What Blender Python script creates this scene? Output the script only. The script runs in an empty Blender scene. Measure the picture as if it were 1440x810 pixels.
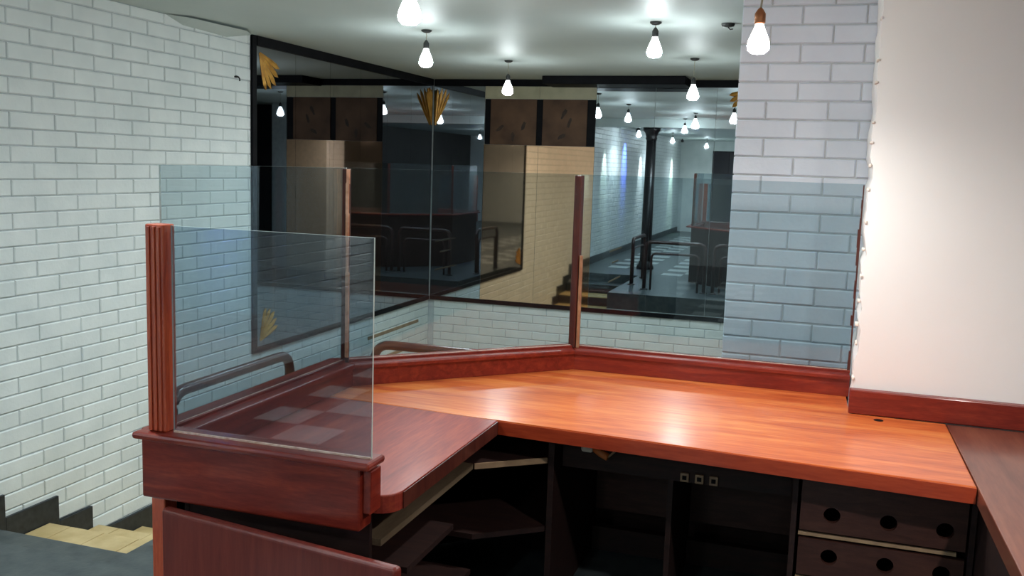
import bpy, bmesh, math, random
from mathutils import Vector, Matrix
random.seed(7)
SC = bpy.context.scene
COL = SC.collection
EYE = 1.515
# ------------------------------------------------------------------ camera
def cam_axes(yaw, pitch, roll):
    f = Vector((math.sin(yaw)*math.cos(pitch), math.cos(yaw)*math.cos(pitch), -math.sin(pitch)))
    r = Vector((math.cos(yaw), -math.sin(yaw), 0)); u = r.cross(f)
    c, s = math.cos(roll), math.sin(roll)
    return c*r + s*u, -s*r + c*u, f
cam_data = bpy.data.cameras.new('camera')
cam = bpy.data.objects.new('camera', cam_data); COL.objects.link(cam)
R_, U_, F_ = cam_axes(math.radians(-17.9226), math.radians(7.4322), math.radians(1.8637))
cam.matrix_world = Matrix(((R_.x, U_.x, -F_.x, 0), (R_.y, U_.y, -F_.y, 0), (R_.z, U_.z, -F_.z, EYE), (0, 0, 0, 1)))
cam_data.sensor_width = 36.0
cam_data.lens = 1325.5*36/1440
cam_data.clip_start = 0.02
SC.camera = cam
# ------------------------------------------------------------------ world and exposure
world = bpy.data.worlds.new('night'); SC.world = world; world.use_nodes = True
world.node_tree.nodes['Background'].inputs[0].default_value = (0.02, 0.025, 0.03, 1)
world.node_tree.nodes['Background'].inputs[1].default_value = 1.0
SC.view_settings.view_transform = 'Standard'
SC.view_settings.look = 'None'
SC.view_settings.gamma = 1.0
SC.view_settings.use_curve_mapping = False
SC.view_settings.exposure = 1.6
try:
    SC.cycles.use_denoising = True
    SC.cycles.max_bounces = 14; SC.cycles.glossy_bounces = 8; SC.cycles.transparent_max_bounces = 24
    SC.cycles.diffuse_bounces = 5
    SC.cycles.caustics_reflective = False; SC.cycles.caustics_refractive = False
    SC.cycles.sample_clamp_indirect = 4.0
except Exception: pass
BULB = 105.0            # glow of the bulb glass
BEAM = 15.0            # beam of a reflector lamp (W)
# ------------------------------------------------------------------ materials
def new_mat(name):
    m = bpy.data.materials.new(name); m.use_nodes = True
    nt = m.node_tree; b = nt.nodes['Principled BSDF']
    return m, nt, b
def setp(b, **k):
    names = dict(base='Base Color', rough='Roughness', metal='Metallic', spec='Specular IOR Level', coat='Coat Weight',
                 coatr='Coat Roughness', emis='Emission Color', es='Emission Strength', ior='IOR')
    for a, v in k.items():
        i = b.inputs[names[a]]
        i.default_value = (*v, 1) if isinstance(v, tuple) else v
def mottled(name, c1, c2, scale=8, rough=.6, bump=.0, bscale=60, metal=0, spec=.5, coat=0, detail=4, stretch=(1, 1, 1)):
    m, nt, b = new_mat(name)
    tc = nt.nodes.new('ShaderNodeTexCoord'); mp = nt.nodes.new('ShaderNodeMapping'); mp.inputs['Scale'].default_value = stretch
    geo = nt.nodes.new('ShaderNodeNewGeometry')
    nt.links.new(geo.outputs['Position'], mp.inputs['Vector'])
    n = nt.nodes.new('ShaderNodeTexNoise'); n.inputs['Scale'].default_value = scale; n.inputs['Detail'].default_value = detail
    nt.links.new(mp.outputs[0], n.inputs['Vector'])
    r = nt.nodes.new('ShaderNodeValToRGB')
    r.color_ramp.elements[0].position = .3; r.color_ramp.elements[1].position = .7
    r.color_ramp.elements[0].color = (*c1, 1); r.color_ramp.elements[1].color = (*c2, 1)
    nt.links.new(n.outputs['Fac'], r.inputs[0]); nt.links.new(r.outputs[0], b.inputs['Base Color'])
    setp(b, rough=rough, metal=metal, spec=spec, coat=coat)
    if bump:
        n2 = nt.nodes.new('ShaderNodeTexNoise'); n2.inputs['Scale'].default_value = bscale; n2.inputs['Detail'].default_value = 3
        nt.links.new(mp.outputs[0], n2.inputs['Vector'])
        bp = nt.nodes.new('ShaderNodeBump'); bp.inputs['Strength'].default_value = bump; bp.inputs['Distance'].default_value = .01
        nt.links.new(n2.outputs['Fac'], bp.inputs['Height']); nt.links.new(bp.outputs[0], b.inputs['Normal'])
    return m
def wood(name, dark, mid, light, stretch, rough=.3, coat=.5, scale=9, coatr=.12):
    # stretched noise gives long grain; a second fine noise gives pores
    m, nt, b = new_mat(name)
    geo = nt.nodes.new('ShaderNodeNewGeometry'); mp = nt.nodes.new('ShaderNodeMapping'); mp.inputs['Scale'].default_value = stretch
    nt.links.new(geo.outputs['Position'], mp.inputs['Vector'])
    n = nt.nodes.new('ShaderNodeTexNoise'); n.inputs['Scale'].default_value = scale; n.inputs['Detail'].default_value = 6; n.inputs['Distortion'].default_value = .6
    nt.links.new(mp.outputs[0], n.inputs['Vector'])
    n2 = nt.nodes.new('ShaderNodeTexNoise'); n2.inputs['Scale'].default_value = scale*7; n2.inputs['Detail'].default_value = 2
    nt.links.new(mp.outputs[0], n2.inputs['Vector'])
    mx = nt.nodes.new('ShaderNodeMix'); mx.data_type = 'FLOAT'; mx.inputs[0].default_value = .3
    nt.links.new(n.outputs['Fac'], mx.inputs[2]); nt.links.new(n2.outputs['Fac'], mx.inputs[3])
    r = nt.nodes.new('ShaderNodeValToRGB'); e = r.color_ramp.elements
    e[0].position = .32; e[0].color = (*dark, 1); e[1].position = .68; e[1].color = (*light, 1)
    k = e.new(.5); k.color = (*mid, 1)
    nt.links.new(mx.outputs[0], r.inputs[0]); nt.links.new(r.outputs[0], b.inputs['Base Color'])
    setp(b, rough=rough, coat=coat, coatr=coatr, spec=.3)
    bp = nt.nodes.new('ShaderNodeBump'); bp.inputs['Strength'].default_value = .04; bp.inputs['Distance'].default_value = .004
    nt.links.new(mx.outputs[0], bp.inputs['Height']); nt.links.new(bp.outputs[0], b.inputs['Normal'])
    return m
def plain(name, c, rough=.5, metal=0, spec=.5, coat=0):
    m, nt, b = new_mat(name); setp(b, base=c, rough=rough, metal=metal, spec=spec, coat=coat); return m
def mirror_mat(name, c, rough=.012):
    m, nt, b = new_mat(name); setp(b, base=c, rough=rough, metal=1.0); return m
def glass_mat(name, tint, refl=1.0):
    m = bpy.data.materials.new(name); m.use_nodes = True; nt = m.node_tree
    for n in list(nt.nodes): nt.nodes.remove(n)
    out = nt.nodes.new('ShaderNodeOutputMaterial'); mix = nt.nodes.new('ShaderNodeMixShader')
    tr = nt.nodes.new('ShaderNodeBsdfTransparent'); tr.inputs[0].default_value = (*tint, 1)
    gl = nt.nodes.new('ShaderNodeBsdfGlossy'); gl.inputs['Roughness'].default_value = .01; gl.inputs[0].default_value = (.95, .97, 1, 1)
    # Schlick Fresnel, the same from either face of the pane
    geo = nt.nodes.new('ShaderNodeNewGeometry'); dt = nt.nodes.new('ShaderNodeVectorMath'); dt.operation = 'DOT_PRODUCT'
    nt.links.new(geo.outputs['Incoming'], dt.inputs[0]); nt.links.new(geo.outputs['Normal'], dt.inputs[1])
    def mth(op, a, b=None):
        n = nt.nodes.new('ShaderNodeMath'); n.operation = op
        for i, v in enumerate((a, b)):
            if v is None: continue
            if isinstance(v, (int, float)): n.inputs[i].default_value = v
            else: nt.links.new(v, n.inputs[i])
        return n.outputs[0]
    c = mth('ABSOLUTE', dt.outputs['Value']); q = mth('POWER', mth('SUBTRACT', 1.0, c), 5.0)
    fac = mth('MULTIPLY', mth('ADD', mth('MULTIPLY', q, .95), .045), refl)
    nt.links.new(fac, mix.inputs[0])
    nt.links.new(tr.outputs[0], mix.inputs[1]); nt.links.new(gl.outputs[0], mix.inputs[2]); nt.links.new(mix.outputs[0], out.inputs[0])
    return m
def emit_mat(name, c, s):
    m, nt, b = new_mat(name); setp(b, base=(.9, .9, .9), emis=c, es=s); return m
M = {}
M['brick'] = mottled('white_painted_brick', (.70, .74, .73), (.80, .83, .81), 5, .5, .12, 55)
M['brick_pillar'] = mottled('pillar_painted_brick', (.60, .66, .74), (.67, .72, .79), 6, .5, .12, 55)
M['mortar'] = mottled('painted_mortar', (.44, .48, .50), (.58, .61, .62), 20, .8, .2, 80)
M['cream'] = mottled('cream_plaster', (.83, .82, .80), (.87, .86, .84), 1.6, .7, .05, 30)
M['rough_plaster'] = mottled('broken_plaster', (.62, .55, .47), (.85, .80, .74), 40, .9, .4, 80)
M['ceiling'] = mottled('ceiling_paint', (.60, .67, .66), (.68, .74, .72), 1.2, .55, .03, 12, spec=.3)
M['slate'] = mottled('dark_floor_sheet', (.030, .042, .048), (.070, .085, .085), 14, .38, .08, 60)
M['white_tile'] = mottled('white_floor_tile', (.46, .50, .48), (.56, .59, .57), 9, .3)
M['tan_tile'] = mottled('tan_step_tile', (.52, .37, .16), (.66, .50, .25), 12, .4, .06, 60)
M['grout'] = plain('dark_grout', (.20, .15, .09), .9)
M['black'] = mottled('black_paint', (.003, .003, .004), (.007, .007, .009), 12, .55, spec=.08)
M['skirt'] = mottled('black_skirting_stone', (.008, .010, .014), (.028, .034, .038), 30, .35)
M['darkwall'] = mottled('dark_wall_paint', (.012, .011, .013), (.022, .020, .022), 3, .6)
M['brownwall'] = mottled('dark_brown_wall_paint', (.05, .042, .038), (.075, .065, .058), 3, .6)
M['mirror_left'] = mirror_mat('dark_smoked_mirror', (.34, .35, .38))
M['mirror'] = mirror_mat('silver_mirror', (.56, .63, .68))
M['mirror_bronze'] = mirror_mat('bronze_mirror', (.96, .60, .37), .03)
M['board_brown'] = mottled('bare_brown_board', (.060, .027, .013), (.13, .066, .034), 5, .75, .2, 25)
M['board_pale'] = mottled('pale_strip_board', (.36, .33, .22), (.50, .46, .31), 6, .6)
M['smear'] = mottled('dried_adhesive', (.02, .010, .006), (.05, .026, .014), 30, .7)
M['gold'] = mottled('gold_leaf', (.45, .20, .03), (.75, .40, .08), 18, .4, .2, 60, metal=.35)
M['counter'] = wood('varnished_orange_wood', (.36, .050, .012), (.58, .13, .030), (.72, .24, .062), (.45, 3.6, 3.6), .34, .5, 3.2, .2)
M['counter_arm'] = wood('varnished_red_wood', (.15, .014, .010), (.23, .028, .017), (.34, .055, .024), (5, .5, 5), .45, .35, 4, .13)
M['counter_side'] = wood('varnished_brown_wood', (.10, .026, .016), (.15, .044, .027), (.20, .068, .040), (5, .5, 5), .34, .5, 4, .15)
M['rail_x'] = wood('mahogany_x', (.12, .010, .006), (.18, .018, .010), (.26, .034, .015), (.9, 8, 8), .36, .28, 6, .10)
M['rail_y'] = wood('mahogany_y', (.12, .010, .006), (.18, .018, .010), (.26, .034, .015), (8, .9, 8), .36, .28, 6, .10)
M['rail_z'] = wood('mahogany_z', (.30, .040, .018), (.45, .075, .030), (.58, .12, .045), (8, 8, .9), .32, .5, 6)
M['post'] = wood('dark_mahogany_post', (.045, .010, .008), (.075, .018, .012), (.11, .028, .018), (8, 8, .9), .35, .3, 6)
M['edge'] = wood('red_mahogany_edge', (.26, .028, .010), (.36, .045, .014), (.46, .070, .022), (.6, 6, 6), .34, .4, 4)
M['shelf'] = wood('olive_brown_shelf', (.075, .050, .030), (.11, .078, .048), (.14, .10, .065), (4, .6, 4), .5, .1, 5)
M['gate'] = wood('red_brown_veneer', (.12, .014, .010), (.155, .021, .014), (.19, .030, .020), (9, 9, .6), .42, .2, 6)
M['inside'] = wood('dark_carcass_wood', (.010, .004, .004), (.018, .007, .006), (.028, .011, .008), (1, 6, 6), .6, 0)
M['drawer'] = wood('brown_drawer_front', (.026, .009, .007), (.042, .015, .011), (.058, .022, .015), (1.2, 7, 7), .5, .1)
M['lip'] = mottled('pale_ply_edge', (.22, .14, .08), (.32, .21, .12), 25, .6)
M['peel'] = mottled('peeling_varnish', (.45, .17, .08), (.85, .50, .32), 22, .45)
M['bead_lit'] = mottled('lit_tan_bead', (.22, .10, .05), (.40, .20, .10), 25, .5)  # bead tan, with the light on its lower half put into the colour
M['tube'] = mottled('brown_tube_plastic', (.035, .014, .013), (.060, .024, .020), 10, .28)
M['iron'] = plain('black_cast_iron', (.008, .007, .008), .35)
M['glass'] = glass_mat('smoked_glass', (.785, .845, .86), 1.0)
M['glass_front'] = glass_mat('dark_smoked_glass', (.68, .75, .80), 1.35)
M['glass_edge'] = mottled('ground_glass_edge', (.45, .55, .52), (.60, .68, .64), 30, .35)
M['bulb'] = emit_mat('lit_bulb', (.88, .99, 1.0), BULB)
M['bulb_neck'] = emit_mat('silvered_bulb_neck', (.90, 1.0, 1.0), 6)
M['bulb_warm'] = emit_mat('lit_bulb_warm', (1.0, .98, .95), 105)
M['bulb_warm_neck'] = emit_mat('silvered_warm_bulb_neck', (1.0, .92, .8), 6)
M['cord'] = plain('pale_flex', (.42, .38, .28), .6)
M['socket'] = plain('copper_lampholder', (.35, .14, .06), .4, .6)
M['dark_socket'] = plain('dark_lampholder', (.03, .03, .03), .5)
M['white_plastic'] = plain('off_white_plastic', (.55, .50, .42), .45)
M['orange'] = plain('orange_fitting', (.45, .13, .03), .5)
M['sealant'] = mottled('pale_sealant', (.50, .34, .26), (.80, .66, .56), 60, .5)
# ------------------------------------------------------------------ helpers
def mesh_obj(name, bm, mat, parent=None, mats=None, smooth=False):
    me = bpy.data.meshes.new(name); bm.normal_update(); bm.to_mesh(me); bm.free()
    for q in (mats or [mat]): me.materials.append(q)
    if smooth:
        for p in me.polygons: p.use_smooth = True
    o = bpy.data.objects.new(name, me); COL.objects.link(o)
    if parent: o.parent = parent
    return o
def tag(o, label=None, cat=None, group=None, kind=None):
    if label: o['label'] = label
    if cat: o['category'] = cat
    if group: o['group'] = group
    if kind: o['kind'] = kind
    return o
def thing(name, label, cat, loc=(0, 0, 0), group=None, kind=None):
    o = bpy.data.objects.new(name, None); COL.objects.link(o); o.location = loc; o.empty_display_size = .1
    return tag(o, label, cat, group, kind)
def box(bm, x0, x1, y0, y1, z0, z1, bevel=0, seg=2):
    vs = [bm.verts.new(p) for p in ((x0, y0, z0), (x1, y0, z0), (x1, y1, z0), (x0, y1, z0), (x0, y0, z1), (x1, y0, z1), (x1, y1, z1), (x0, y1, z1))]
    fs = [bm.faces.new([vs[i] for i in q]) for q in ((3, 2, 1, 0), (4, 5, 6, 7), (0, 1, 5, 4), (1, 2, 6, 5), (2, 3, 7, 6), (3, 0, 4, 7))]
    if bevel:
        es = list({e for f in fs for e in f.edges})
        bmesh.ops.bevel(bm, geom=es, offset=bevel, segments=seg, affect='EDGES', profile=.5)
    return fs
def bx(name, x0, x1, y0, y1, z0, z1, mat, parent=None, bevel=0):
    bm = bmesh.new(); box(bm, min(x0, x1), max(x0, x1), min(y0, y1), max(y0, y1), min(z0, z1), max(z0, z1), bevel)
    # parts of a thing placed with its Empty at the base: keep world coordinates
    o = mesh_obj(name, bm, mat)
    if parent: attach(o, parent)
    return o
def attach(o, parent):
    o.parent = parent
    o.matrix_parent_inverse = Matrix.Translation(parent.location).inverted()
    return o
def prism(name, poly, z0, z1, mat, parent=None, bevel=0):
    bm = bmesh.new()
    a = sum(poly[i][0]*poly[(i+1) % len(poly)][1]-poly[(i+1) % len(poly)][0]*poly[i][1] for i in range(len(poly)))
    if a < 0: poly = poly[::-1]
    lo = [bm.verts.new((x, y, z0)) for x, y in poly]; hi = [bm.verts.new((x, y, z1)) for x, y in poly]
    n = len(poly)
    bm.faces.new(lo[::-1]); top = bm.faces.new(hi)
    for i in range(n): bm.faces.new((lo[i], lo[(i+1) % n], hi[(i+1) % n], hi[i]))
    if bevel:
        bmesh.ops.bevel(bm, geom=list(top.edges), offset=bevel, segments=2, affect='EDGES', profile=.5)
    o = mesh_obj(name, bm, mat)
    if parent: attach(o, parent)
    return o
def tube_mesh(bm, pts, r, seg=10, closed_ends=True):
    pts = [Vector(p) for p in pts]; rings = []
    up = Vector((0.123, .31, .94)).normalized()
    for i, p in enumerate(pts):
        d = (pts[min(i+1, len(pts)-1)]-pts[max(i-1, 0)]).normalized()
        a = d.cross(up)
        if a.length < .05: a = d.cross(Vector((1, 0, 0)))
        a.normalize(); b = d.cross(a)
        up = -a.cross(d) if False else up
        rings.append([bm.verts.new(p + r*(math.cos(t)*a+math.sin(t)*b)) for t in [2*math.pi*k/seg for k in range(seg)]])
    for i in range(len(rings)-1):
        for k in range(seg): bm.faces.new((rings[i][k], rings[i][(k+1) % seg], rings[i+1][(k+1) % seg], rings[i+1][k]))
    if closed_ends:
        bm.faces.new(rings[0][::-1]); bm.faces.new(rings[-1])
    bmesh.ops.recalc_face_normals(bm, faces=bm.faces[:])
def tube(name, pts, r, mat, parent=None, seg=10):
    bm = bmesh.new(); tube_mesh(bm, pts, r, seg); o = mesh_obj(name, bm, mat, smooth=True)
    if parent: attach(o, parent)
    return o
def fillet(pts, rad, n=6):
    pts = [Vector(p) for p in pts]; out = [pts[0]]
    for i in range(1, len(pts)-1):
        a = (pts[i-1]-pts[i]); b = (pts[i+1]-pts[i]); t = min(rad, a.length*.49, b.length*.49)
        p0 = pts[i]+a.normalized()*t; p1 = pts[i]+b.normalized()*t
        for k in range(n+1):
            s = k/n; out.append(p0*(1-s)**2+pts[i]*2*s*(1-s)+p1*s*s)
    out.append(pts[-1]); return out
def lathe_mesh(bm, prof, seg=16, c=(0, 0, 0)):
    rings = []
    for r, z in prof:
        rings.append([bm.verts.new((c[0]+r*math.cos(2*math.pi*k/seg), c[1]+r*math.sin(2*math.pi*k/seg), c[2]+z)) for k in range(seg)])
    for i in range(len(rings)-1):
        for k in range(seg): bm.faces.new((rings[i][k], rings[i][(k+1) % seg], rings[i+1][(k+1) % seg], rings[i+1][k]))
    bm.faces.new(rings[0][::-1]); bm.faces.new(rings[-1])
    bmesh.ops.recalc_face_normals(bm, faces=bm.faces[:])
def lathe(name, prof, mat, c=(0, 0, 0), parent=None, seg=16, smooth=True):
    bm = bmesh.new(); lathe_mesh(bm, prof, seg, c); o = mesh_obj(name, bm, mat, smooth=smooth)
    if parent: attach(o, parent)
    return o
def project(p):
    d = Vector(p)-Vector((0, 0, EYE)); z = d.dot(F_)
    if z < .05: return None
    return 720+1325.5*d.dot(R_)/z, 405-1325.5*d.dot(U_)/z
# ------------------------------------------------------------------ room sizes (metres)
XL, XR = -3.41, 2.2
YB, YR = 8.03, -7.8
ZC = 2.26
ZLOW = -1.40
MY0 = 5.15            # the smoked mirror on the left wall starts here
MB, MT = .255, 2.26   # mirror cladding bottom and top
NOSE = [2.72, 3.04, 3.42, 3.74, 4.06, 4.38, 4.70, 5.02, 5.34, 5.66, 5.98]
RISE = .125
SX = -2.42            # right side of the flight
# ------------------------------------------------------------------ brick work
CO = .0747
brick_cache = {}
def brick_bm(bm, l, h, d=.05, bv=.004, off=(0, 0, 0), axes=None):
    # a block whose face looks along -n ; local u = length, v = height, w = out of the wall (0 = face, + = inside)
    u0, u1, v0, v1 = -l/2, l/2, -h/2, h/2
    pts = [(u0, v0, d), (u1, v0, d), (u1, v1, d), (u0, v1, d), (u0, v0, bv), (u1, v0, bv), (u1, v1, bv), (u0, v1, bv),
           (u0+bv, v0+bv, 0), (u1-bv, v0+bv, 0), (u1-bv, v1-bv, 0), (u0+bv, v1-bv, 0)]
    U, V, W = axes
    vs = [bm.verts.new(Vector(off)+U*p[0]+V*p[1]+W*p[2]) for p in pts]
    fs = []
    for a in (0, 4):
        for i in range(4):
            fs.append(bm.faces.new((vs[a+i], vs[a+(i+1) % 4], vs[a+4+(i+1) % 4], vs[a+4+i])))
    fs.append(bm.faces.new(vs[8:12]))
    return fs
def brick_wall(parent, origin, U, W, urange, vrange, u_joint, v_line, length, mat, is_part, jw=.0055, skip=None):
    """courses on one wall face. origin + U*u + Z*v ; W points into the wall. is_part(center) decides own object or joined."""
    U, W, Z = Vector(U), Vector(W), Vector((0, 0, 1)); O = Vector(origin)
    joined = bmesh.new(); nj = 0; cand = []
    r0 = math.floor((vrange[0]-v_line)/CO)
    r1 = math.ceil((vrange[1]-v_line)/CO)
    for r in range(r0, r1):
        va, vb = max(vrange[0], v_line+r*CO), min(vrange[1], v_line+(r+1)*CO)
        if vb-va < .015: continue
        sh = u_joint + (0 if r % 2 else length/2)
        k0 = math.floor((urange[0]-sh)/length)
        u = sh+k0*length
        while u < urange[1]:
            ua, ub = max(urange[0], u), min(urange[1], u+length)
            u += length
            if ub-ua < .02: continue
            cu, cv = (ua+ub)/2, (va+vb)/2
            if skip and skip(cu, cv): continue
            cand.append((cu, cv, ub-ua-jw, vb-va-jw))
    for cu, cv, l, h in cand:
        c = O+U*cu+Z*cv
        if is_part(c):
            key = (round(l, 3), round(h, 3), tuple(U), tuple(W), mat.name)
            if key not in brick_cache:
                bm = bmesh.new(); brick_bm(bm, l, h, axes=(U, Z, W)); bmesh.ops.recalc_face_normals(bm, faces=bm.faces[:])
                me = bpy.data.meshes.new('brick'); bm.to_mesh(me); bm.free(); me.materials.append(mat); brick_cache[key] = me
            o = bpy.data.objects.new('brick', brick_cache[key]); COL.objects.link(o)
            o.location = c - W*random.uniform(-.0012, .0022)
            o.rotation_euler = (random.gauss(0, .004), random.gauss(0, .004), random.gauss(0, .004))
            o.parent = parent
        else:
            brick_bm(joined, l, h, off=c-W*random.uniform(-.0012, .0022), axes=(U, Z, W)); nj += 1
    if nj:
        bmesh.ops.recalc_face_normals(joined, faces=joined.faces[:])
        o = mesh_obj('brick_courses', joined, mat, parent); o['kind'] = 'stuff'
    else: joined.free()
def in_view(c, m=25):
    p = project(c); return p is not None and -m < p[0] < 1440+m and -m < p[1] < 810+m
# left wall
bm = bmesh.new(); box(bm, XL-.2, XL+.006-.012, YR-.2, YB+.2, ZLOW-.1, ZC+.05)
wall_left = mesh_obj('wall_left', bm, M['mortar'])
tag(wall_left, 'long white painted brick wall on the left, running down beside the stairs', 'wall', kind='structure')
brick_wall(wall_left, (XL, 0, 0), (0, 1, 0), (-1, 0, 0), (YR, MY0), (ZLOW, ZC), 3.299-3*.2605, 1.379, .2605, M['brick'],
           lambda c: in_view(c) and c.z > -.25)
brick_wall(wall_left, (XL, 0, 0), (0, 1, 0), (-1, 0, 0), (MY0, YB), (ZLOW, MB), 3.299-3*.2605, 1.379, .2605, M['brick'],
           lambda c: c.z > .0)
# back wall
bm = bmesh.new(); box(bm, XL-.2, -.3, YB+.006, YB+.2, ZLOW-.1, ZC+.05)
wall_back = mesh_obj('wall_back', bm, M['mortar'])
tag(wall_back, 'far wall carrying the mirrors, white brick showing below them', 'wall', kind='structure')
brick_wall(wall_back, (0, YB, 0), (1, 0, 0), (0, 1, 0), (XL+.05, -.3), (ZLOW, MB), -.1, .255-3*CO, .255, M['brick'], lambda c: c.z > -.06)
bm = bmesh.new(); box(bm, -.3, XR+.2, YB, YB+.2, ZLOW-.1, ZC+.05)
tag(mesh_obj('wall_back_dark', bm, M['darkwall']), 'dark painted stretch of far wall hidden behind the brick pillar', 'wall', kind='structure')
# brick pillar
PX0, PX1, PY = -.357, .5, 4.0
bm = bmesh.new(); box(bm, PX0+.006, PX1, PY+.006, PY+.5, -.2, ZC+.05)
pillar = mesh_obj('wall_pillar', bm, M['mortar'])
tag(pillar, 'white painted brick pillar behind the right glass pane', 'pillar', kind='structure')
brick_wall(pillar, (0, PY, 0), (1, 0, 0), (0, 1, 0), (PX0, PX1), (0, ZC), -.24, 1.73-CO*1, .2405, M['brick_pillar'], lambda c: c.x < .2 and c.z > .55)
brick_wall(pillar, (PX0, 0, 0), (0, 1, 0), (1, 0, 0), (PY+.05, PY+.5), (0, ZC), PY-.06, 1.73, .2405, M['brick_pillar'], lambda c: False)
# cream plaster wall to the right, front face y = 3.49
bm = bmesh.new()
zs = [0 + i*ZC/60 for i in range(61)]
rg = random.Random(3)
edge = [.150 + rg.uniform(-.003, .004) + (.010*(rg.random() > .8)) for _ in zs]
fr = [bm.verts.new((edge[i], 3.49, z)) for i, z in enumerate(zs)]
bk = [bm.verts.new((edge[i]+.006, PY-.005, z)) for i, z in enumerate(zs)]
frR = [bm.verts.new((XR, 3.49, z)) for z in (zs[0], zs[-1])]; bkR = [bm.verts.new((XR, PY-.005, z)) for z in (zs[0], zs[-1])]
for i in range(60): bm.faces.new((fr[i+1], fr[i], bk[i], bk[i+1]))
bm.faces.new([*fr[::-1], frR[0], frR[1]][::-1]); bm.faces.new([*bk, bkR[1], bkR[0]][::-1])
bm.faces.new((fr[0], bk[0], bkR[0], frR[0])); bm.faces.new((fr[-1], frR[1], bkR[1], bk[-1]))
bmesh.ops.recalc_face_normals(bm, faces=bm.faces[:])
wall_right = mesh_obj('wall_right', bm, M['cream'])
tag(wall_right, 'plain cream plaster wall on the right behind the counter', 'wall', kind='structure')
bm = bmesh.new()
z = .80
while z < 2.2:          # crumbling plaster nibs along the free edge
    h = rg.uniform(.006, .014); w = rg.uniform(.002, .007)
    box(bm, .150-w, .156, 3.484, 3.53, z, z+h, .003); z += h+rg.uniform(.05, .14)
o = mesh_obj('plaster_edge', bm, M['rough_plaster'], wall_right); o['kind'] = 'stuff'
# other walls, ceiling
bm = bmesh.new(); box(bm, XR, XR+.2, YR, 3.49, -.2, ZC+.05); tag(mesh_obj('wall_side', bm, M['brownwall']), 'dark brown side wall of the front room out of frame', 'wall', kind='structure')
bm = bmesh.new(); box(bm, XR, XR+.2, PY, YB, ZLOW-.1, ZC+.05); tag(mesh_obj('wall_side_dark', bm, M['darkwall']), 'dark side wall of the stairwell behind the pillar', 'wall', kind='structure')
bm = bmesh.new(); box(bm, .5, XR, PY, PY+.1, -.2, ZC+.05); tag(mesh_obj('wall_partition', bm, M['darkwall']), 'dark rear face of the cream partition wall', 'wall', kind='structure')
bm = bmesh.new(); box(bm, XL-.2, XR+.2, YR-.2, YR, -.2, ZC+.05); tag(mesh_obj('wall_rear', bm, M['brick']), 'pale far wall of the front room seen in the mirror', 'wall', kind='structure')
bm = bmesh.new(); box(bm, XL-.2, XR+.2, YR-.2, YB+.2, ZC, ZC+.2); ceiling = mesh_obj('ceiling', bm, M['ceiling'])
tag(ceiling, 'low grey-white painted ceiling with bare bulbs', 'ceiling', kind='structure')
bm = bmesh.new(); box(bm, XL, XR, 1.60, 1.86, ZC-.12, ZC+.02); tag(mesh_obj('trim_1', bm, M['ceiling']), 'grey ceiling beam above the black column', 'beam', kind='structure')
# patch of loose plaster where brick wall meets ceiling
bm = bmesh.new(); v = [bm.verts.new(p) for p in ((XL+.0, 4.35, ZC-.002), (XL+.10, 4.45, ZC-.012), (XL+.14, 4.9, ZC-.016), (XL, 5.16, ZC-.002), (XL, 4.9, ZC-.05), (XL, 4.5, ZC-.04))]
bm.faces.new(v[:4]); bm.faces.new((v[0], v[5], v[1])); bm.faces.new((v[1], v[5], v[4], v[2])); bm.faces.new((v[2], v[4], v[3]))
bmesh.ops.recalc_face_normals(bm, faces=bm.faces[:])
o = mesh_obj('plaster_patch', bm, M['ceiling']); o.parent = ceiling
# floors
bm = bmesh.new(); box(bm, XL, XR, YR, NOSE[0], -.2, 0); box(bm, SX, XR, NOSE[0], 4.75, -.2, 0)
floor = mesh_obj('floor', bm, M['slate']); tag(floor, 'dark slate-coloured floor sheet with strips of white tiles', 'floor', kind='structure')
T = .305
tm = {}
def ftile(x, y):
    if 'm' not in tm:
        bm = bmesh.new(); box(bm, -T/2+.004, T/2-.004, -T/2+.004, T/2-.004, -.01, .004)
        me = bpy.data.meshes.new('floor_tile'); bm.to_mesh(me); bm.free(); me.materials.append(M['white_tile']); tm['m'] = me
    o = bpy.data.objects.new('floor_tile', tm['m']); COL.objects.link(o); o.location = (x, y, 0); o.parent = floor
for s0, ph in ((-3.06, 0), (-2.145, 0), (-1.23, 0)):
    for k in range(-24, 8):
        y = 1.70+k*T
        if y > 2.35 or (s0 < -3 and y > 1.9): continue
        if s0 < -2 and s0 > -3 and -2.2 < y < -1.3 and k % 2: continue
        if k % 2 == 0: ftile(s0+T/2, y)
        else: ftile(s0+T*1.5, y)
bm = bmesh.new(); box(bm, XL, XR, NOSE[10]-.0, YB, ZLOW-.2, ZLOW); tag(mesh_obj('floor_lower', bm, M['tan_tile']), 'tan tiled lower landing at the foot of the stairs', 'floor', kind='structure')
bm = bmesh.new(); box(bm, SX, SX+.1, NOSE[0], 4.75, ZLOW-.1, -.2); box(bm, SX+.1, XR, 4.65, 4.75, ZLOW-.1, -.2)
tag(mesh_obj('wall_stairwell', bm, M['brick']), 'white stairwell wall below the slate floor edge', 'wall', kind='structure')
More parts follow.
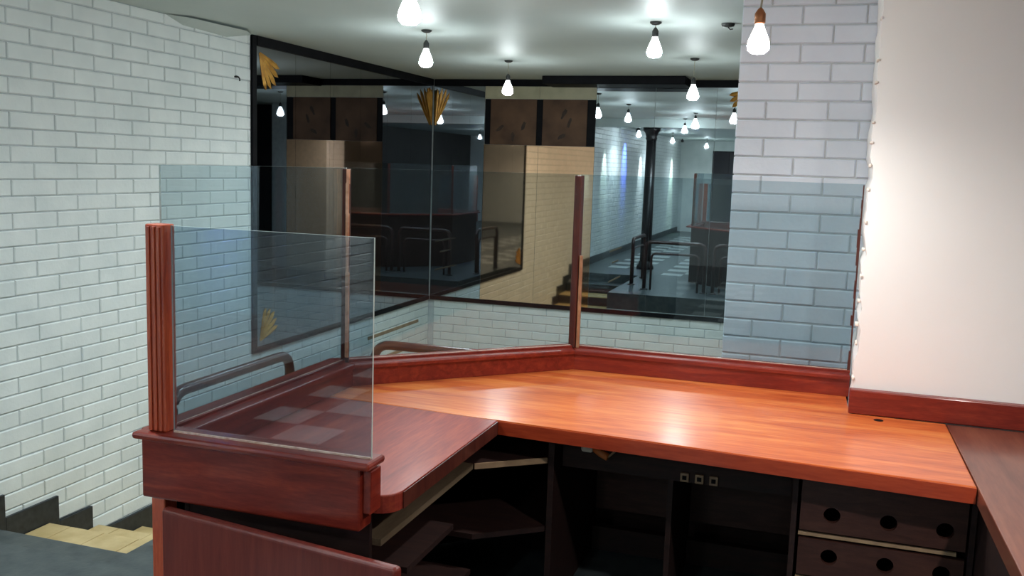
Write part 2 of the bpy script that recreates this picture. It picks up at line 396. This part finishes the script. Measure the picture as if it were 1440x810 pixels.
# ------------------------------------------------------------------ staircase
stairs = thing('staircase', 'tiled stairs going down along the left brick wall', 'stairs', ((XL+SX)/2, NOSE[0], 0))
for k in range(1, 11):
    z = -RISE*k; y0, y1 = NOSE[k-1], NOSE[k]
    st = bx('step', XL+.020, SX-.002, y0+.002, y1+.0, z-.35, z-.010, M['slate'] if k == 1 else M['grout'], stairs)
    if k == 1:
        bx('tread_cover', XL+.020, SX-.002, y0+.002, y1+.012, z-.010, z, M['slate'], stairs, .003)
    else:
        bx('riser', XL+.020, SX-.002, y0+.002, y0+.012, z, z+RISE-.012, M['skirt'], stairs)
        n = 5; w = (SX-XL-.02)/n
        for rr in range(2 if k < 4 else 1):
            yy0 = y0+.012; d = (y1+.012-yy0)/(2 if k < 4 else 1)
            for i in range(n):
                o_ = (w*.35 if rr else 0)
                xa = max(XL+.020, XL+.020+i*w+.002-o_); xb = min(SX-.004, XL+.020+(i+1)*w-.002-(o_ if i < n-1 else 0))
                bx('step_tile', xa, xb, yy0+rr*d+.002, yy0+(rr+1)*d-.001, z-.012, z+random.uniform(-.0008, .0008), M['tan_tile'], stairs)
# stepped black skirting
base_left = thing('baseboard_left', 'black stepped skirting following the stairs on the left wall', 'skirting', (XL, 2.8, 0), kind='structure')
SK = [(YR, 2.86, .115, -.10), (2.86, 3.187, -.029, -.25), (3.187, 3.50, -.138, -.38), (3.50, 3.72, -.265, -.5), (3.72, 4.22, -.415, -.62)]
for k in range(5, 11): SK.append((NOSE[k-1]+.16, NOSE[k]+.16, -RISE*k+.10, -RISE*k-.12))
for y0, y1, zt, zb in SK:
    bx('skirting_board', XL-.004, XL+.014, y0, y1, zb, zt, M['skirt'], base_left, .003)
# ------------------------------------------------------------------ mirrors
ml = thing('mirror_cladding', 'dark smoked mirror panels in black frame on the left wall above the stairs', 'mirror', (XL, 6.5, MB))
MZ0, MZ1 = .290, 2.20
nP = 6; pw = (YB-.012-MY0-.045)/nP
for i in range(nP):
    y0 = MY0+.045+i*pw
    bx('mirror_panel', XL+.001, XL+.007, y0+.0012, y0+pw-.0012, MZ0, MZ1, M['mirror_left'], ml)
bx('frame_stile', XL-.002, XL+.016, MY0, MY0+.045, MB, MT, M['black'], ml, .003)
bx('frame_top_rail', XL-.002, XL+.02, MY0+.045, YB-.03, MZ1, ZC-.001, M['black'], ml)
bx('frame_bottom_rail', XL-.002, XL+.018, MY0+.045, YB-.03, MB, MZ0, M['black'], ml)
mb = thing('mirror_cladding', 'row of mirror panels across the far wall, two panels bronze', 'mirror', (-1.8, YB, MB))
PE = [-3.395, -2.903, -2.396, -1.889, -1.382, -.875, -.368]
for i in range(6):
    x0, x1 = PE[i]+.0012, PE[i+1]-.0012
    y0, y1 = YB-.007, YB-.001
    if i in (1, 2):
        bx('mirror_panel', x0, x1, y0, y1, MZ0, 1.690, M['mirror_bronze'], mb)['label'] = 'bronze tinted mirror panel'
        bx('pale_board', x0, x1, y0, y1, 2.092, MZ1, M['board_pale'], mb)
    else:
        bx('mirror_panel', x0, x1, y0, y1, MZ0, MZ1, M['mirror'], mb)
# bare boards where the upper bronze panels are gone
bx('backing_board', -2.900, -1.892, YB-.004, YB-.001, 1.692, 2.090, M['black'], mb)
for x0, x1 in ((-2.845, -2.42), (-2.362, -1.965)):
    bb = bx('bare_board', x0, x1, YB-.012, YB-.004, 1.692, 2.090, M['board_brown'], mb)
    rs = random.Random(int(-x0*100))
    for q in range(3):
        cx, cz = rs.uniform(x0+.08, x1-.08), rs.uniform(1.76, 2.02)
        bm = bmesh.new(); n = 14; a0 = rs.uniform(0, 6); vs = []
        for t in range(n):
            rr = rs.uniform(.6, 1.1); aa = 2*math.pi*t/n
            ex, ez = math.cos(aa)*.05*rr, math.sin(aa)*.018*rr
            vs.append(bm.verts.new((cx+ex*math.cos(a0)-ez*math.sin(a0), YB-.0135, cz+ex*math.sin(a0)+ez*math.cos(a0))))
        f = bm.faces.new(vs); ex_ = bmesh.ops.extrude_face_region(bm, geom=[f])
        for g in ex_['geom']:
            if isinstance(g, bmesh.types.BMVert): g.co.y += .003
        bmesh.ops.recalc_face_normals(bm, faces=bm.faces[:])
        s = mesh_obj('adhesive_smear', bm, M['smear']); attach(s, mb); s.parent = bb; s.matrix_parent_inverse = (Matrix.Identity(4))
        s.matrix_parent_inverse = Matrix.Translation(mb.location).inverted() @ Matrix.Translation(mb.location)
bx('frame_top_rail', XL+.022, -.36, YB-.022, YB+.002, MZ1, ZC-.001, M['black'], mb)
bx('frame_bottom_rail', XL+.02, -.36, YB-.02, YB+.002, MB, MZ0, M['black'], mb)
hb = bx('ceiling_box', -2.275, -1.09, 7.66, YB-.025, 2.192, ZC-.002, M['black'], None, .004)
tag(hb, 'long flat black box fixed under the ceiling at the far mirrors', 'ceiling box')
# gold fan ornaments in mirror corners
def fan(label, origin, ax, az, n_out, spread=(0.05, 1.5), rlen=.30, petals=5, plane='x'):
    """pleated fan: every pleat is a ridged wedge, longest in the middle, with a rounded end"""
    t = thing('fan_ornament', label, 'ornament', origin)
    ax, az, n_out, O = Vector(ax), Vector(az), Vector(n_out), Vector(origin)
    st = (spread[1]-spread[0])/petals
    for i in range(petals):
        a0 = spread[0]+st*i; l = rlen*(1-.05*abs(i-(petals-1)/2))
        P = lambda r, a, h: O+ax*(r*math.cos(a))+az*(r*math.sin(a))+n_out*h
        bm = bmesh.new(); lft, rgt, mid = [], [], []
        for k, f in enumerate((.06, .35, .65, .88, 1.0)):
            sh = .5 if f == 1.0 else (.12 if f == .88 else 0)
            lft.append(bm.verts.new(P(l*f, a0+st*sh*.9, .0085))); rgt.append(bm.verts.new(P(l*f, a0+st*(1-sh*.9), .0085)))
            mid.append(bm.verts.new(P(l*f*(1.02 if f == 1 else 1), a0+st*.5, .0085+.012*f*(.4 if f == 1 else 1))))
        for k in range(4):
            bm.faces.new((lft[k], lft[k+1], mid[k+1], mid[k])); bm.faces.new((mid[k], mid[k+1], rgt[k+1], rgt[k]))
        bm.faces.new([*lft, mid[-1], *rgt[::-1], mid[0]])
        bmesh.ops.recalc_face_normals(bm, faces=bm.faces[:])
        attach(mesh_obj('pleat', bm, M['gold']), t)
    return t
fan('gold fan ornament at top left corner of the smoked mirror', (XL, MY0+.075, MZ1-.03), (0, 1, 0), (0, 0, -1), (1, 0, 0), (.25, 1.35), .27)
fan('gold fan ornament at bottom left corner of the smoked mirror', (XL, MY0+.075, MZ0+.03), (0, 1, 0), (0, 0, 1), (1, 0, 0), (.25, 1.35), .25)
fan('gold fan ornament on smoked mirror where two mirrored walls meet', (XL, YB-.03, MZ1-.37), (0, -1, 0), (0, 0, 1), (1, 0, 0), (1.10, 1.56), .36, 4)
fan('gold fan ornament on far mirror where two mirrored walls meet', (XL+.03, YB, MZ1-.37), (1, 0, 0), (0, 0, 1), (0, -1, 0), (1.10, 1.56), .36, 4)
fan('gold fan ornament on far mirror beside the brick pillar', (-.60, YB, MZ1-.02), (-1, 0, 0), (0, 0, -1), (0, -1, 0), (.1, 1.4), .2)
# ------------------------------------------------------------------ pendants
def pendant(label, x, y, zb, warm=False, big=1.0, twisted=False, beam=1.0):
    t = thing('pendant_bulb', label, 'light bulb', (x, y, zb), 'bare bulbs hanging from the ceiling')
    s = big
    b = lathe('bulb', [(.004, -.048*s), (.024*s, -.045*s), (.036*s, -.034*s), (.0395*s, -.018*s), (.036*s, .0), (.027*s, .022*s), (.018*s, .042*s), (.014*s, .056*s)],
          M['bulb_warm'] if warm else M['bulb'], (x, y, zb), t, 14)
    b.data.materials.append(M['bulb_warm_neck'] if warm else M['bulb_neck'])     # reflector lamp: silvered neck
    for p in b.data.polygons:
        if p.center.z > zb-.012*s: p.material_index = 1
    l = bpy.data.lights.new('reflector_beam', 'SPOT'); l.energy = BEAM*beam; l.color = (1.0, .97, .93) if warm else (.86, .97, 1.0)
    l.spot_size = math.radians(180 if warm and not twisted else 168); l.spot_blend = 1.0; l.shadow_soft_size = .035
    lo = bpy.data.objects.new('reflector_beam', l); COL.objects.link(lo); lo.location = (x, y, zb-.085*s); attach(lo, t)
    lathe('lampholder', [(.013, .0), (.0165, .004), (.0165, .030), (.009, .042), (.004, .048)], M['socket'] if twisted else M['dark_socket'], (x, y, zb+.056*s), t, 12)
    z0 = zb+.056*s+.046
    n = 12; pts = []
    for i in range(n+1):
        f = i/n; w = .010*math.sin(f*math.pi)*(1 if twisted else .15)
        pts.append((x+w*math.sin(f*14), y+w*math.cos(f*11), z0+f*(ZC-.012-z0)))
    tube('cord', pts, .0022 if not twisted else .003, M['cord'], t, 6)
    lathe('ceiling_rose', [(.030, 0), (.030, -.006), (.018, -.014), (.006, -.016)][::-1], M['dark_socket'], (x, y, ZC-.001), t, 14)
pendant('bare bulb at top of frame above the left end of the centre glass', -1.62, 3.56, 2.115, False, 1.2)
pendant('bare bulb hanging in front of the corner where mirrors meet', -2.20, 5.07, 2.100)
pendant('small far bulb in front of the bronze mirror panels', -2.21, 6.58, 2.062)
pendant('bare bulb under the ceiling between far mirrors and brick pillar', -.863, 4.90, 2.128)
pendant('bare bulb in front of the silver mirrors left of the pillar', -.869, 6.49, 2.032)
pendant('large bare bulb on twisted flex in front of the brick pillar', -.214, 3.0, 1.912, True, .85, True, .95)
REAR = [(-3.0, .10, 'bulb nearest the black column along the brick wall in the mirror'), (-2.9, -3.0, 'middle bulb along the mirrored brick wall of the front room'),
        (-2.6, -6.2, 'farthest bulb along the mirrored brick wall, before the pale end wall'), (-1.0, -1.0, 'bulb mirrored above the white floor tiles of the front room'),
        (-1.0, -5.2, 'distant bulb mirrored right of the black column'), (.4, -3.6, 'front room bulb behind the viewpoint, right of the tiled strips'),
        (.5, -6.4, 'front room bulb farthest behind the viewpoint')]
for x, y, lb in REAR: pendant(lb, x, y, 2.10, False, 1.0, False, 1.6)
pendant('added unseen bulb above the head of the stairs, brightening the left wall', -1.95, 2.15, 2.10)  # added out of frame to lift the lower part of the brick wall
pendant('added unseen warm bulb over the cashier place, brightening the cream wall', .80, 1.6, 2.13, True, 1.0, False, 2.0)  # extra lamp out of view, added to light gate, end panel and plaster
det = thing('ceiling_fitting', 'small dark round fitting on the ceiling beside the pillar', 'fitting', (-.511, 4.993, ZC))
lathe('plate', [(.012, -.018), (.030, -.014), (.034, -.004), (.034, -.0005)], M['dark_socket'], (-.511, 4.993, ZC), det, 16)
tube('wire_stub', [(-.511, 4.993, ZC-.018), (-.50, 4.99, ZC-.03), (-.485, 4.99, ZC-.028)], .003, M['iron'], det, 6)
hk = thing('wall_hook', 'tiny dark hook in the brick wall near the smoked mirror', 'hook', (XL, 4.989, 1.988))
tube('hook_stem', [(XL+.004, 4.989, 1.988), (XL+.022, 4.989, 1.988), (XL+.030, 4.989, 1.976), (XL+.030, 4.989, 1.963)], .0045, M['iron'], hk, 8)
lathe('hook_plate', [(.014, -.004), (.014, .004), (.006, .008)], M['iron'], (XL+.006, 4.989, 1.988), hk, 10)
# wall washers in the front room
def washer(label, y, color, watt, tilt=13, cone=36):
    t = thing('wall_spotlight', label, 'spotlight', (XL+.22, y, ZC-.02), 'spotlights washing the brick wall')
    lathe('housing', [(.035, 0), (.035, .05), (.012, .06), (.012, .085)], M['iron'], (XL+.22, y, ZC-.09), t, 14)
    l = bpy.data.lights.new('spot', 'SPOT'); l.energy = watt; l.color = color; l.spot_size = math.radians(cone); l.spot_blend = .6; l.shadow_soft_size = .03
    o = bpy.data.objects.new('spot_lamp', l); COL.objects.link(o); o.location = (XL+.22, y, ZC-.10)
    o.rotation_euler = (0, math.radians(tilt), 0); attach(o, t)
washer('white spotlight nearest the black column washing the brick wall', .82, (.85, 1, .85), 40)
washer('blue spotlight washing the brick wall of the front room', -.80, (.10, .18, 1), 90, 27, 46)
washer('cool white spotlight washing the far brick wall', -2.4, (1, .98, .93), 70)
washer('greenish spotlight in the rear corner of the front room', -6.4, (.8, 1, .72), 90)
# ------------------------------------------------------------------ column and tall cabinet (front room)
colm = thing('iron_column', 'slim black cast iron column at the head of the stairs', 'column', (-2.50, 1.72, 0))
lathe('shaft', [(.085, .12), (.082, .6), (.075, 1.95)], M['iron'], (-2.50, 1.72, 0), colm, 20)
lathe('base', [(.13, .0), (.13, .04), (.10, .08), (.10, .121)], M['iron'], (-2.50, 1.72, 0), colm, 20)
lathe('capital', [(.076, 1.949), (.09, 1.98), (.082, 2.0), (.10, 2.06), (.13, 2.10), (.13, 2.139)], M['iron'], (-2.50, 1.72, 0), colm, 20)
cab = thing('tall_cabinet', 'tall black cabinet in the front room, seen in the mirror beside the pillar', 'cabinet', (-1.6, -1.8, 0))
bx('body', -1.93, -1.33, -2.0, -1.5, 0.04, 1.885, M['black'], cab, .004)
bx('plinth', -1.91, -1.35, -1.98, -1.52, 0.0045, .04, M['black'], cab)
for xa in (-1.925, -1.628):
    d = bx('door', xa, xa+.292, -1.499, -1.484, .06, 1.865, M['darkwall'], cab, .002)
# ------------------------------------------------------------------ tubular railings
def hoop(name_label, pts_outer, pts_inner, posts):
    t = thing('guard_rail', name_label, 'railing', pts_outer[0])
    tube('top_rail', fillet(pts_outer, .09), .023, M['tube'], t, 12)
    if pts_inner: tube('inner_rail', fillet(pts_inner, .07), .014, M['tube'], t, 10)
    for p in posts: lathe('foot_plate', [(.05, 0), (.05, .008), (.026, .014)], M['iron'], p, t, 14)
    return t
RT = .607
hoop('brown tubular guard rail along the stairs behind the left glass', [(-2.31, 2.95, .0), (-2.31, 2.95, RT), (-2.31, 3.80, RT), (-2.31, 3.80, 0)],
     [(-2.31, 3.03, .0), (-2.31, 3.03, RT-.13), (-2.31, 3.72, RT-.13), (-2.31, 3.72, 0)], [(-2.31, 2.95, 0), (-2.31, 3.80, 0)])
hoop('brown tubular guard rail at the floor edge behind the centre glass', [(-2.07, 4.2, 0), (-2.07, 4.2, RT), (-1.32, 4.2, RT), (-1.32, 4.2, 0)],
     [(-1.99, 4.2, 0), (-1.99, 4.2, RT-.14), (-1.40, 4.2, RT-.14), (-1.40, 4.2, 0)], [(-2.07, 4.2, 0), (-1.32, 4.2, 0)])
hoop('brown tubular guard rail at the floor edge nearest the pillar', [(-1.21, 4.2, 0), (-1.21, 4.2, RT), (-.46, 4.2, RT), (-.46, 4.2, 0)],
     [(-1.13, 4.2, 0), (-1.13, 4.2, RT-.14), (-.54, 4.2, RT-.14), (-.54, 4.2, 0)], [(-1.21, 4.2, 0), (-.46, 4.2, 0)])
# ------------------------------------------------------------------ reception desk
CZ = .685; CT = .048
RTOP = .770
ct = thing('countertop', 'varnished wooden countertop with an orange main board and red arm', 'countertop', (-.4, 3.1, CZ-CT))
main = prism('counter_board', [(-.956, 2.852), (.458, 2.760), (.458, 3.452), (.142, 3.452), (.142, 3.742), (-.933, 3.742), (-1.618, 3.072), (-1.62, 2.904)], CZ-CT, CZ, M['counter'], ct, .004)
main['label'] = 'glossy orange-brown main board'
arm = [(-1.62, 2.901), (-.957, 2.849), (-.960, 2.12)]
for k in range(0, 7):
    a = k/6*math.pi/2; arm.append((-1.02+.06*math.cos(a), 2.12-.06*math.sin(a)))
arm += [(-1.02, 2.076), (-1.62, 2.076)]
prism('counter_board', arm, CZ-CT, CZ-.0005, M['counter_arm'], ct, .004)['label'] = 'dark red arm board'
prism('edge_strip', [(-.9562, 2.8518), (.4582, 2.7598), (.4582, 2.7562), (-.9562, 2.8482)], CZ-CT, CZ-.004, M['edge'], ct)
prism('edge_strip', [(-.9562, 2.846), (-.9592, 2.12), (-.9562, 2.12), (-.9532, 2.846)], CZ-CT, CZ-.004, M['post'], ct)
for (x, y) in ((-1.39, 2.30), (.24, 3.40)):
    lathe('cable_hole', [(.016, .0), (.016, .0012), (.012, .0014), (.010, .0004)], M['black'], (x, y, CZ-.0002), ct, 16)
side = thing('side_counter', 'brown counter running toward the viewer at the right edge', 'countertop', (.8, 2.2, 0))
prism('counter_board', [(.462, 1.0), (1.15, 1.0), (1.15, 3.452), (.461, 3.452)], CZ-CT, CZ-.001, M['counter_side'], side, .004)
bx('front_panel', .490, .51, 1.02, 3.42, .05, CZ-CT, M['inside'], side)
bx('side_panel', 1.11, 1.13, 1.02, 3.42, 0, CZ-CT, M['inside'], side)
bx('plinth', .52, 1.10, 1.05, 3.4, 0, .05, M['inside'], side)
# wall skirting on the counter
bx('baseboard_right', .142, 1.40, 3.455, 3.492, CZ+.0005, .772, M['rail_x'], None, .004)
tag(bpy.data.objects['baseboard_right'], 'mahogany skirting board on counter under the cream wall', 'skirting', kind='structure')
# glass screen
PATH = [Vector((-1.65, 2.075)), Vector((-1.648, 3.085)), Vector((-.945, 3.772)), Vector((.150, 3.772))]
def offset_path(o):
    out = []
    n = len(PATH)
    def nrm(i):
        d = (PATH[i+1]-PATH[i]).normalized(); return Vector((d.y, -d.x))   # right side of travel = inside
    for i in range(n):
        if i == 0: out.append(PATH[0]+nrm(0)*o)
        elif i == n-1: out.append(PATH[-1]+nrm(n-2)*o)
        else:
            a, b = nrm(i-1), nrm(i); m = (a+b).normalized(); out.append(PATH[i]+m*(o/m.dot(a)))
    return out
def ribbon(name, i, o1, o2, z0, z1, mat, parent, bevel=0, trim0=0, trim1=0):
    A, B = offset_path(o1), offset_path(o2)
    d = (PATH[i+1]-PATH[i]).normalized()
    poly = [tuple(A[i]+d*trim0), tuple(A[i+1]-d*trim1), tuple(B[i+1]-d*trim1), tuple(B[i]+d*trim0)]
    return prism(name, poly, z0, z1, mat, parent, bevel)
scr = thing('glass_screen', 'three sided smoked glass screen on a mahogany upstand around the counter', 'glass screen', (-1.0, 3.2, CZ))
wm = [M['rail_y'], M['rail_x'], M['rail_x']]
lab = ['left smoked glass pane', 'centre smoked glass pane set at an angle', 'right smoked glass pane in front of the brick pillar']
GT = 1.486
for i in range(3):
    ribbon('upstand_board', i, .020, .050, CZ+.0008, .752, wm[i], scr)
    ribbon('coping', i, -.075, .060, .752, RTOP, wm[i], scr, .006)
    ribbon('outer_panel', i, -.008, .015, 0.002, .752, M['inside'], scr)
    ribbon('glazing_bead', i, .004, .014, RTOP-.001, RTOP+.009, wm[i], scr, .002)
    ribbon('sealant_line', i, .0035, .006, RTOP+.004, RTOP+.0105, M['sealant'], scr)
    g = ribbon('glass_pane', i, -.003, .003, RTOP-.004, GT, M['glass'], scr, 0, .004 if i else 0, .006 if i < 2 else 0)
    g['label'] = lab[i]
    g.data.materials.append(M['glass_edge'])
    for p in g.data.polygons:
        if p.area < .02: p.material_index = 1
def post(x, y, w, d, rot, z0, z1, mat, parent, name='corner_post'):
    bm = bmesh.new(); box(bm, -w/2, w/2, -d/2, d/2, z0, z1, .003)
    bmesh.ops.rotate(bm, verts=bm.verts[:], cent=(0, 0, 0), matrix=Matrix.Rotation(rot, 3, 'Z'))
    bmesh.ops.translate(bm, verts=bm.verts[:], vec=(x, y, 0)); return attach(mesh_obj(name, bm, mat), parent)
p1 = post(-1.640, 3.082, .030, .024, math.radians(22), RTOP, GT-.004, M['post'], scr); p1['label'] = 'narrow post with peeling pale varnish'
bm = bmesh.new(); rp = random.Random(5); z = RTOP+.02
while z < GT-.03:
    h = rp.uniform(.05, .16); box(bm, -1.634+rp.uniform(-.001, .002), -1.622+rp.uniform(-.001, .004), 3.0640, 3.0715, z, min(z+h, GT-.006), .002); z += h-.004
s = mesh_obj('peeling_strip', bm, M['peel']); s.parent = p1; s.matrix_parent_inverse = Matrix.Identity(4); s['kind'] = 'stuff'
post(-.943, 3.768, .032, .026, math.radians(-22), RTOP, GT-.004, M['post'], scr)
post(-.920, 3.757, .013, .016, 0, RTOP, GT-.33, M['bead_lit'], scr, 'lit_bead')  # covers only the lit lower half of the bead; light painted as tan
bm = bmesh.new(); z = RTOP+.01
while z < GT-.01:
    h = rp.uniform(.03, .07); w = rp.uniform(.004, .012); box(bm, .149-w, .149, 3.762, 3.782, z, min(z+h, GT)); z += h
s = mesh_obj('end_bead', bm, M['post']); attach(s, scr)
# end screen on the near left end
es = thing('end_screen', 'single smoked glass pane on a dark wooden end panel at the near left', 'glass screen', (-1.33, 2.02, .61))
bx('end_panel', -1.655, -1.015, 1.990, 2.058, .612, .772, M['rail_x'], es, .006)
bx('end_cheek', -1.0148, -.992, 2.004, 2.060, .655, .765, M['rail_y'], es, .003)
bx('coping', -1.672, -.985, 1.972, 2.070, .772, .792, M['rail_x'], es, .008)
ge = bx('glass_pane', -1.575, -1.0, 2.019, 2.025, .790, 1.333, M['glass_front'], es)
ge['label'] = 'dark smoked glass pane of the end screen'
ge.data.materials.append(M['glass_edge'])
for p in ge.data.polygons:
    if p.area < .02: p.material_index = 1
bx('sealant_line', -1.57, -1.0, 2.013, 2.018, .791, .7965, M['sealant'], es)
ep = bx('end_post', -1.640, -1.583, 2.000, 2.046, .792, 1.336, M['rail_z'], es, .004)
for xx in (-1.628, -1.612, -1.597):
    g = bx('reed', xx-.004, xx+.004, 1.996, 2.002, .795, 1.33, M['rail_z'], es, .0015); g.parent = ep; g.matrix_parent_inverse = Matrix.Identity(4)
bx('lower_post', -1.632, -1.590, 1.998, 2.050, .002, .612, M['rail_z'], es, .004)
# half gate
gt = thing('counter_gate', 'reddish wooden half gate standing ajar below the end screen', 'gate', (-1.565, 1.985, .02))
gv = Vector((-.845-(-1.565), 1.858-1.968, 0)); ga = math.atan2(gv.y, gv.x)
bm = bmesh.new(); box(bm, 0, gv.length, -.030, 0, 0.0, .585, .011, 4)
o = mesh_obj('gate_panel', bm, M['gate'], gt); o.rotation_euler = (0, 0, ga)
bm = bmesh.new()
for zz in (.12, .48): tube_mesh(bm, [(0-.004, .006, zz-.03), (-.004, .006, zz+.03)], .007, 8)
o = mesh_obj('hinge', bm, M['socket'], gt); o.rotation_euler = (0, 0, ga)
# shelf unit beneath the left arm
su = thing('shelf_unit', 'dark open shelves beneath the red counter arm', 'shelf', (-1.3, 2.5, 0))
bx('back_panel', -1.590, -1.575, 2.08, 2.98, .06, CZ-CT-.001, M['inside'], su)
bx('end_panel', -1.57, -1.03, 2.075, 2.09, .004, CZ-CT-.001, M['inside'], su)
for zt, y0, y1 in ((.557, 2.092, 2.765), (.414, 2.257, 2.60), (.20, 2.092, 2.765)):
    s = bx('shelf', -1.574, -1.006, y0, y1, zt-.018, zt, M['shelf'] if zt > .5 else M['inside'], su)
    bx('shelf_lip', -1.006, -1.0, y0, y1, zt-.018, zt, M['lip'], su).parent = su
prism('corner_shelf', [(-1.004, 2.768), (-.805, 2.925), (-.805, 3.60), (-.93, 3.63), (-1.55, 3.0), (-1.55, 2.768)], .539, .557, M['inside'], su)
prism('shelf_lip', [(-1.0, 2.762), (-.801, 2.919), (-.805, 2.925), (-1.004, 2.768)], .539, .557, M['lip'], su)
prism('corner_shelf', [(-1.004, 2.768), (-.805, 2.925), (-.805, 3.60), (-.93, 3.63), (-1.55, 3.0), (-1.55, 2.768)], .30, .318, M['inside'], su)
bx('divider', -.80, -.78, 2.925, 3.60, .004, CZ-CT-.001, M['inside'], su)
# knee hole frame
kf = thing('knee_hole_frame', 'dark open frame with back panels beneath the orange main board', 'desk frame', (-.4, 3.3, 0))
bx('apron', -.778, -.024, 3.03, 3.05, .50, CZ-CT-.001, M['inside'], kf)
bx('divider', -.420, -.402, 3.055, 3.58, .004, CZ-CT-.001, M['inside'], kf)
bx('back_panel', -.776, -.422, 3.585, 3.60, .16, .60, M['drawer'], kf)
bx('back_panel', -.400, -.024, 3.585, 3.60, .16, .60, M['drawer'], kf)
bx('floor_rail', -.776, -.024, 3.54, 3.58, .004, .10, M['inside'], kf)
for i, x in enumerate((-.362, -.314, -.268)):
    t = thing('power_socket', ['leftmost', 'middle', 'rightmost'][i]+' small square socket of three beneath the counter', 'socket', (x, 3.03, .515), 'three sockets under the counter')
    bm = bmesh.new(); box(bm, x-.014, x+.014, 3.018, 3.0295, .503, .533, .002); attach(mesh_obj('plate', bm, M['lip']), t)
    bm = bmesh.new(); box(bm, x-.007, x+.007, 3.016, 3.019, .511, .525); attach(mesh_obj('opening', bm, M['black']), t)
jb = thing('cable_fitting', 'small off-white and orange fitting dangling beneath the main board', 'fitting', (-.66, 2.96, .60))
bx('fitting_body', -.695, -.655, 2.94, 2.975, .585, .636, M['white_plastic'], jb, .008)
tube('orange_plug', [(-.655, 2.958, .60), (-.63, 2.955, .585), (-.605, 2.95, .575)], .013, M['orange'], jb, 10)
tube('cable', [(-.605, 2.95, .575), (-.58, 2.96, .60), (-.56, 2.975, .634)], .004, M['lip'], jb, 6)
# drawer cabinet
dc = thing('drawer_cabinet', 'dark drawer cabinet with round finger holes beneath the right end', 'cabinet', (.23, 3.1, 0))
bx('side_panel', -.020, -.004, 2.87, 3.43, .004, CZ-CT-.001, M['inside'], dc)
bx('side_panel', .470, .486, 2.87, 3.43, .004, CZ-CT-.001, M['inside'], dc)
bx('back_panel', -.003, .469, 3.41, 3.43, .004, CZ-CT-.001, M['inside'], dc)
def drawer(z0, z1, zh):
    bm = bmesh.new(); x0, x1, y0, y1 = .006, .462, 2.862, 2.880
    outer = [(x0, z0), (x1, z0), (x1, z1), (x0, z1)]
    loops = [outer]
    for cx in (.096, .253, .405): loops.append([(cx+.024*math.cos(2*math.pi*k/20), zh+.024*math.sin(2*math.pi*k/20)) for k in range(20)])
    es_ = []
    for lp in loops:
        vs = [bm.verts.new((x, y0, z)) for x, z in lp]
        es_ += [bm.edges.new((vs[i], vs[(i+1) % len(vs)])) for i in range(len(vs))]
    r = bmesh.ops.triangle_fill(bm, edges=es_, use_beauty=True, use_dissolve=False)
    fs = [g for g in r['geom'] if isinstance(g, bmesh.types.BMFace)]
    e = bmesh.ops.extrude_face_region(bm, geom=fs)
    for g in e['geom']:
        if isinstance(g, bmesh.types.BMVert): g.co.y = y1
    bmesh.ops.recalc_face_normals(bm, faces=bm.faces[:])
    d = mesh_obj('drawer', bm, M['drawer']); attach(d, dc)
    b2 = bmesh.new(); box(b2, .012, .456, 3.30, 3.31, z0, z1-.02); box(b2, .012, .456, 2.882, 3.30, z0+.002, z0+.010)
    o = mesh_obj('drawer_box', b2, M['inside']); o.parent = d; o.matrix_parent_inverse = Matrix.Identity(4)
drawer(.458, .620, .513); drawer(.318, .432, .383); drawer(.175, .300, .245); drawer(.03, .16, .095)
for zt in (.450, .310, .168):
    bx('runner_strip', .004, .440, 2.866, 2.878, zt-.010, zt, M['lip'], dc)
print('objects', len(bpy.data.objects), 'tris', sum(len(o.data.loop_triangles) or sum(len(p.vertices)-2 for p in o.data.polygons) for o in bpy.data.objects if o.type == 'MESH'))
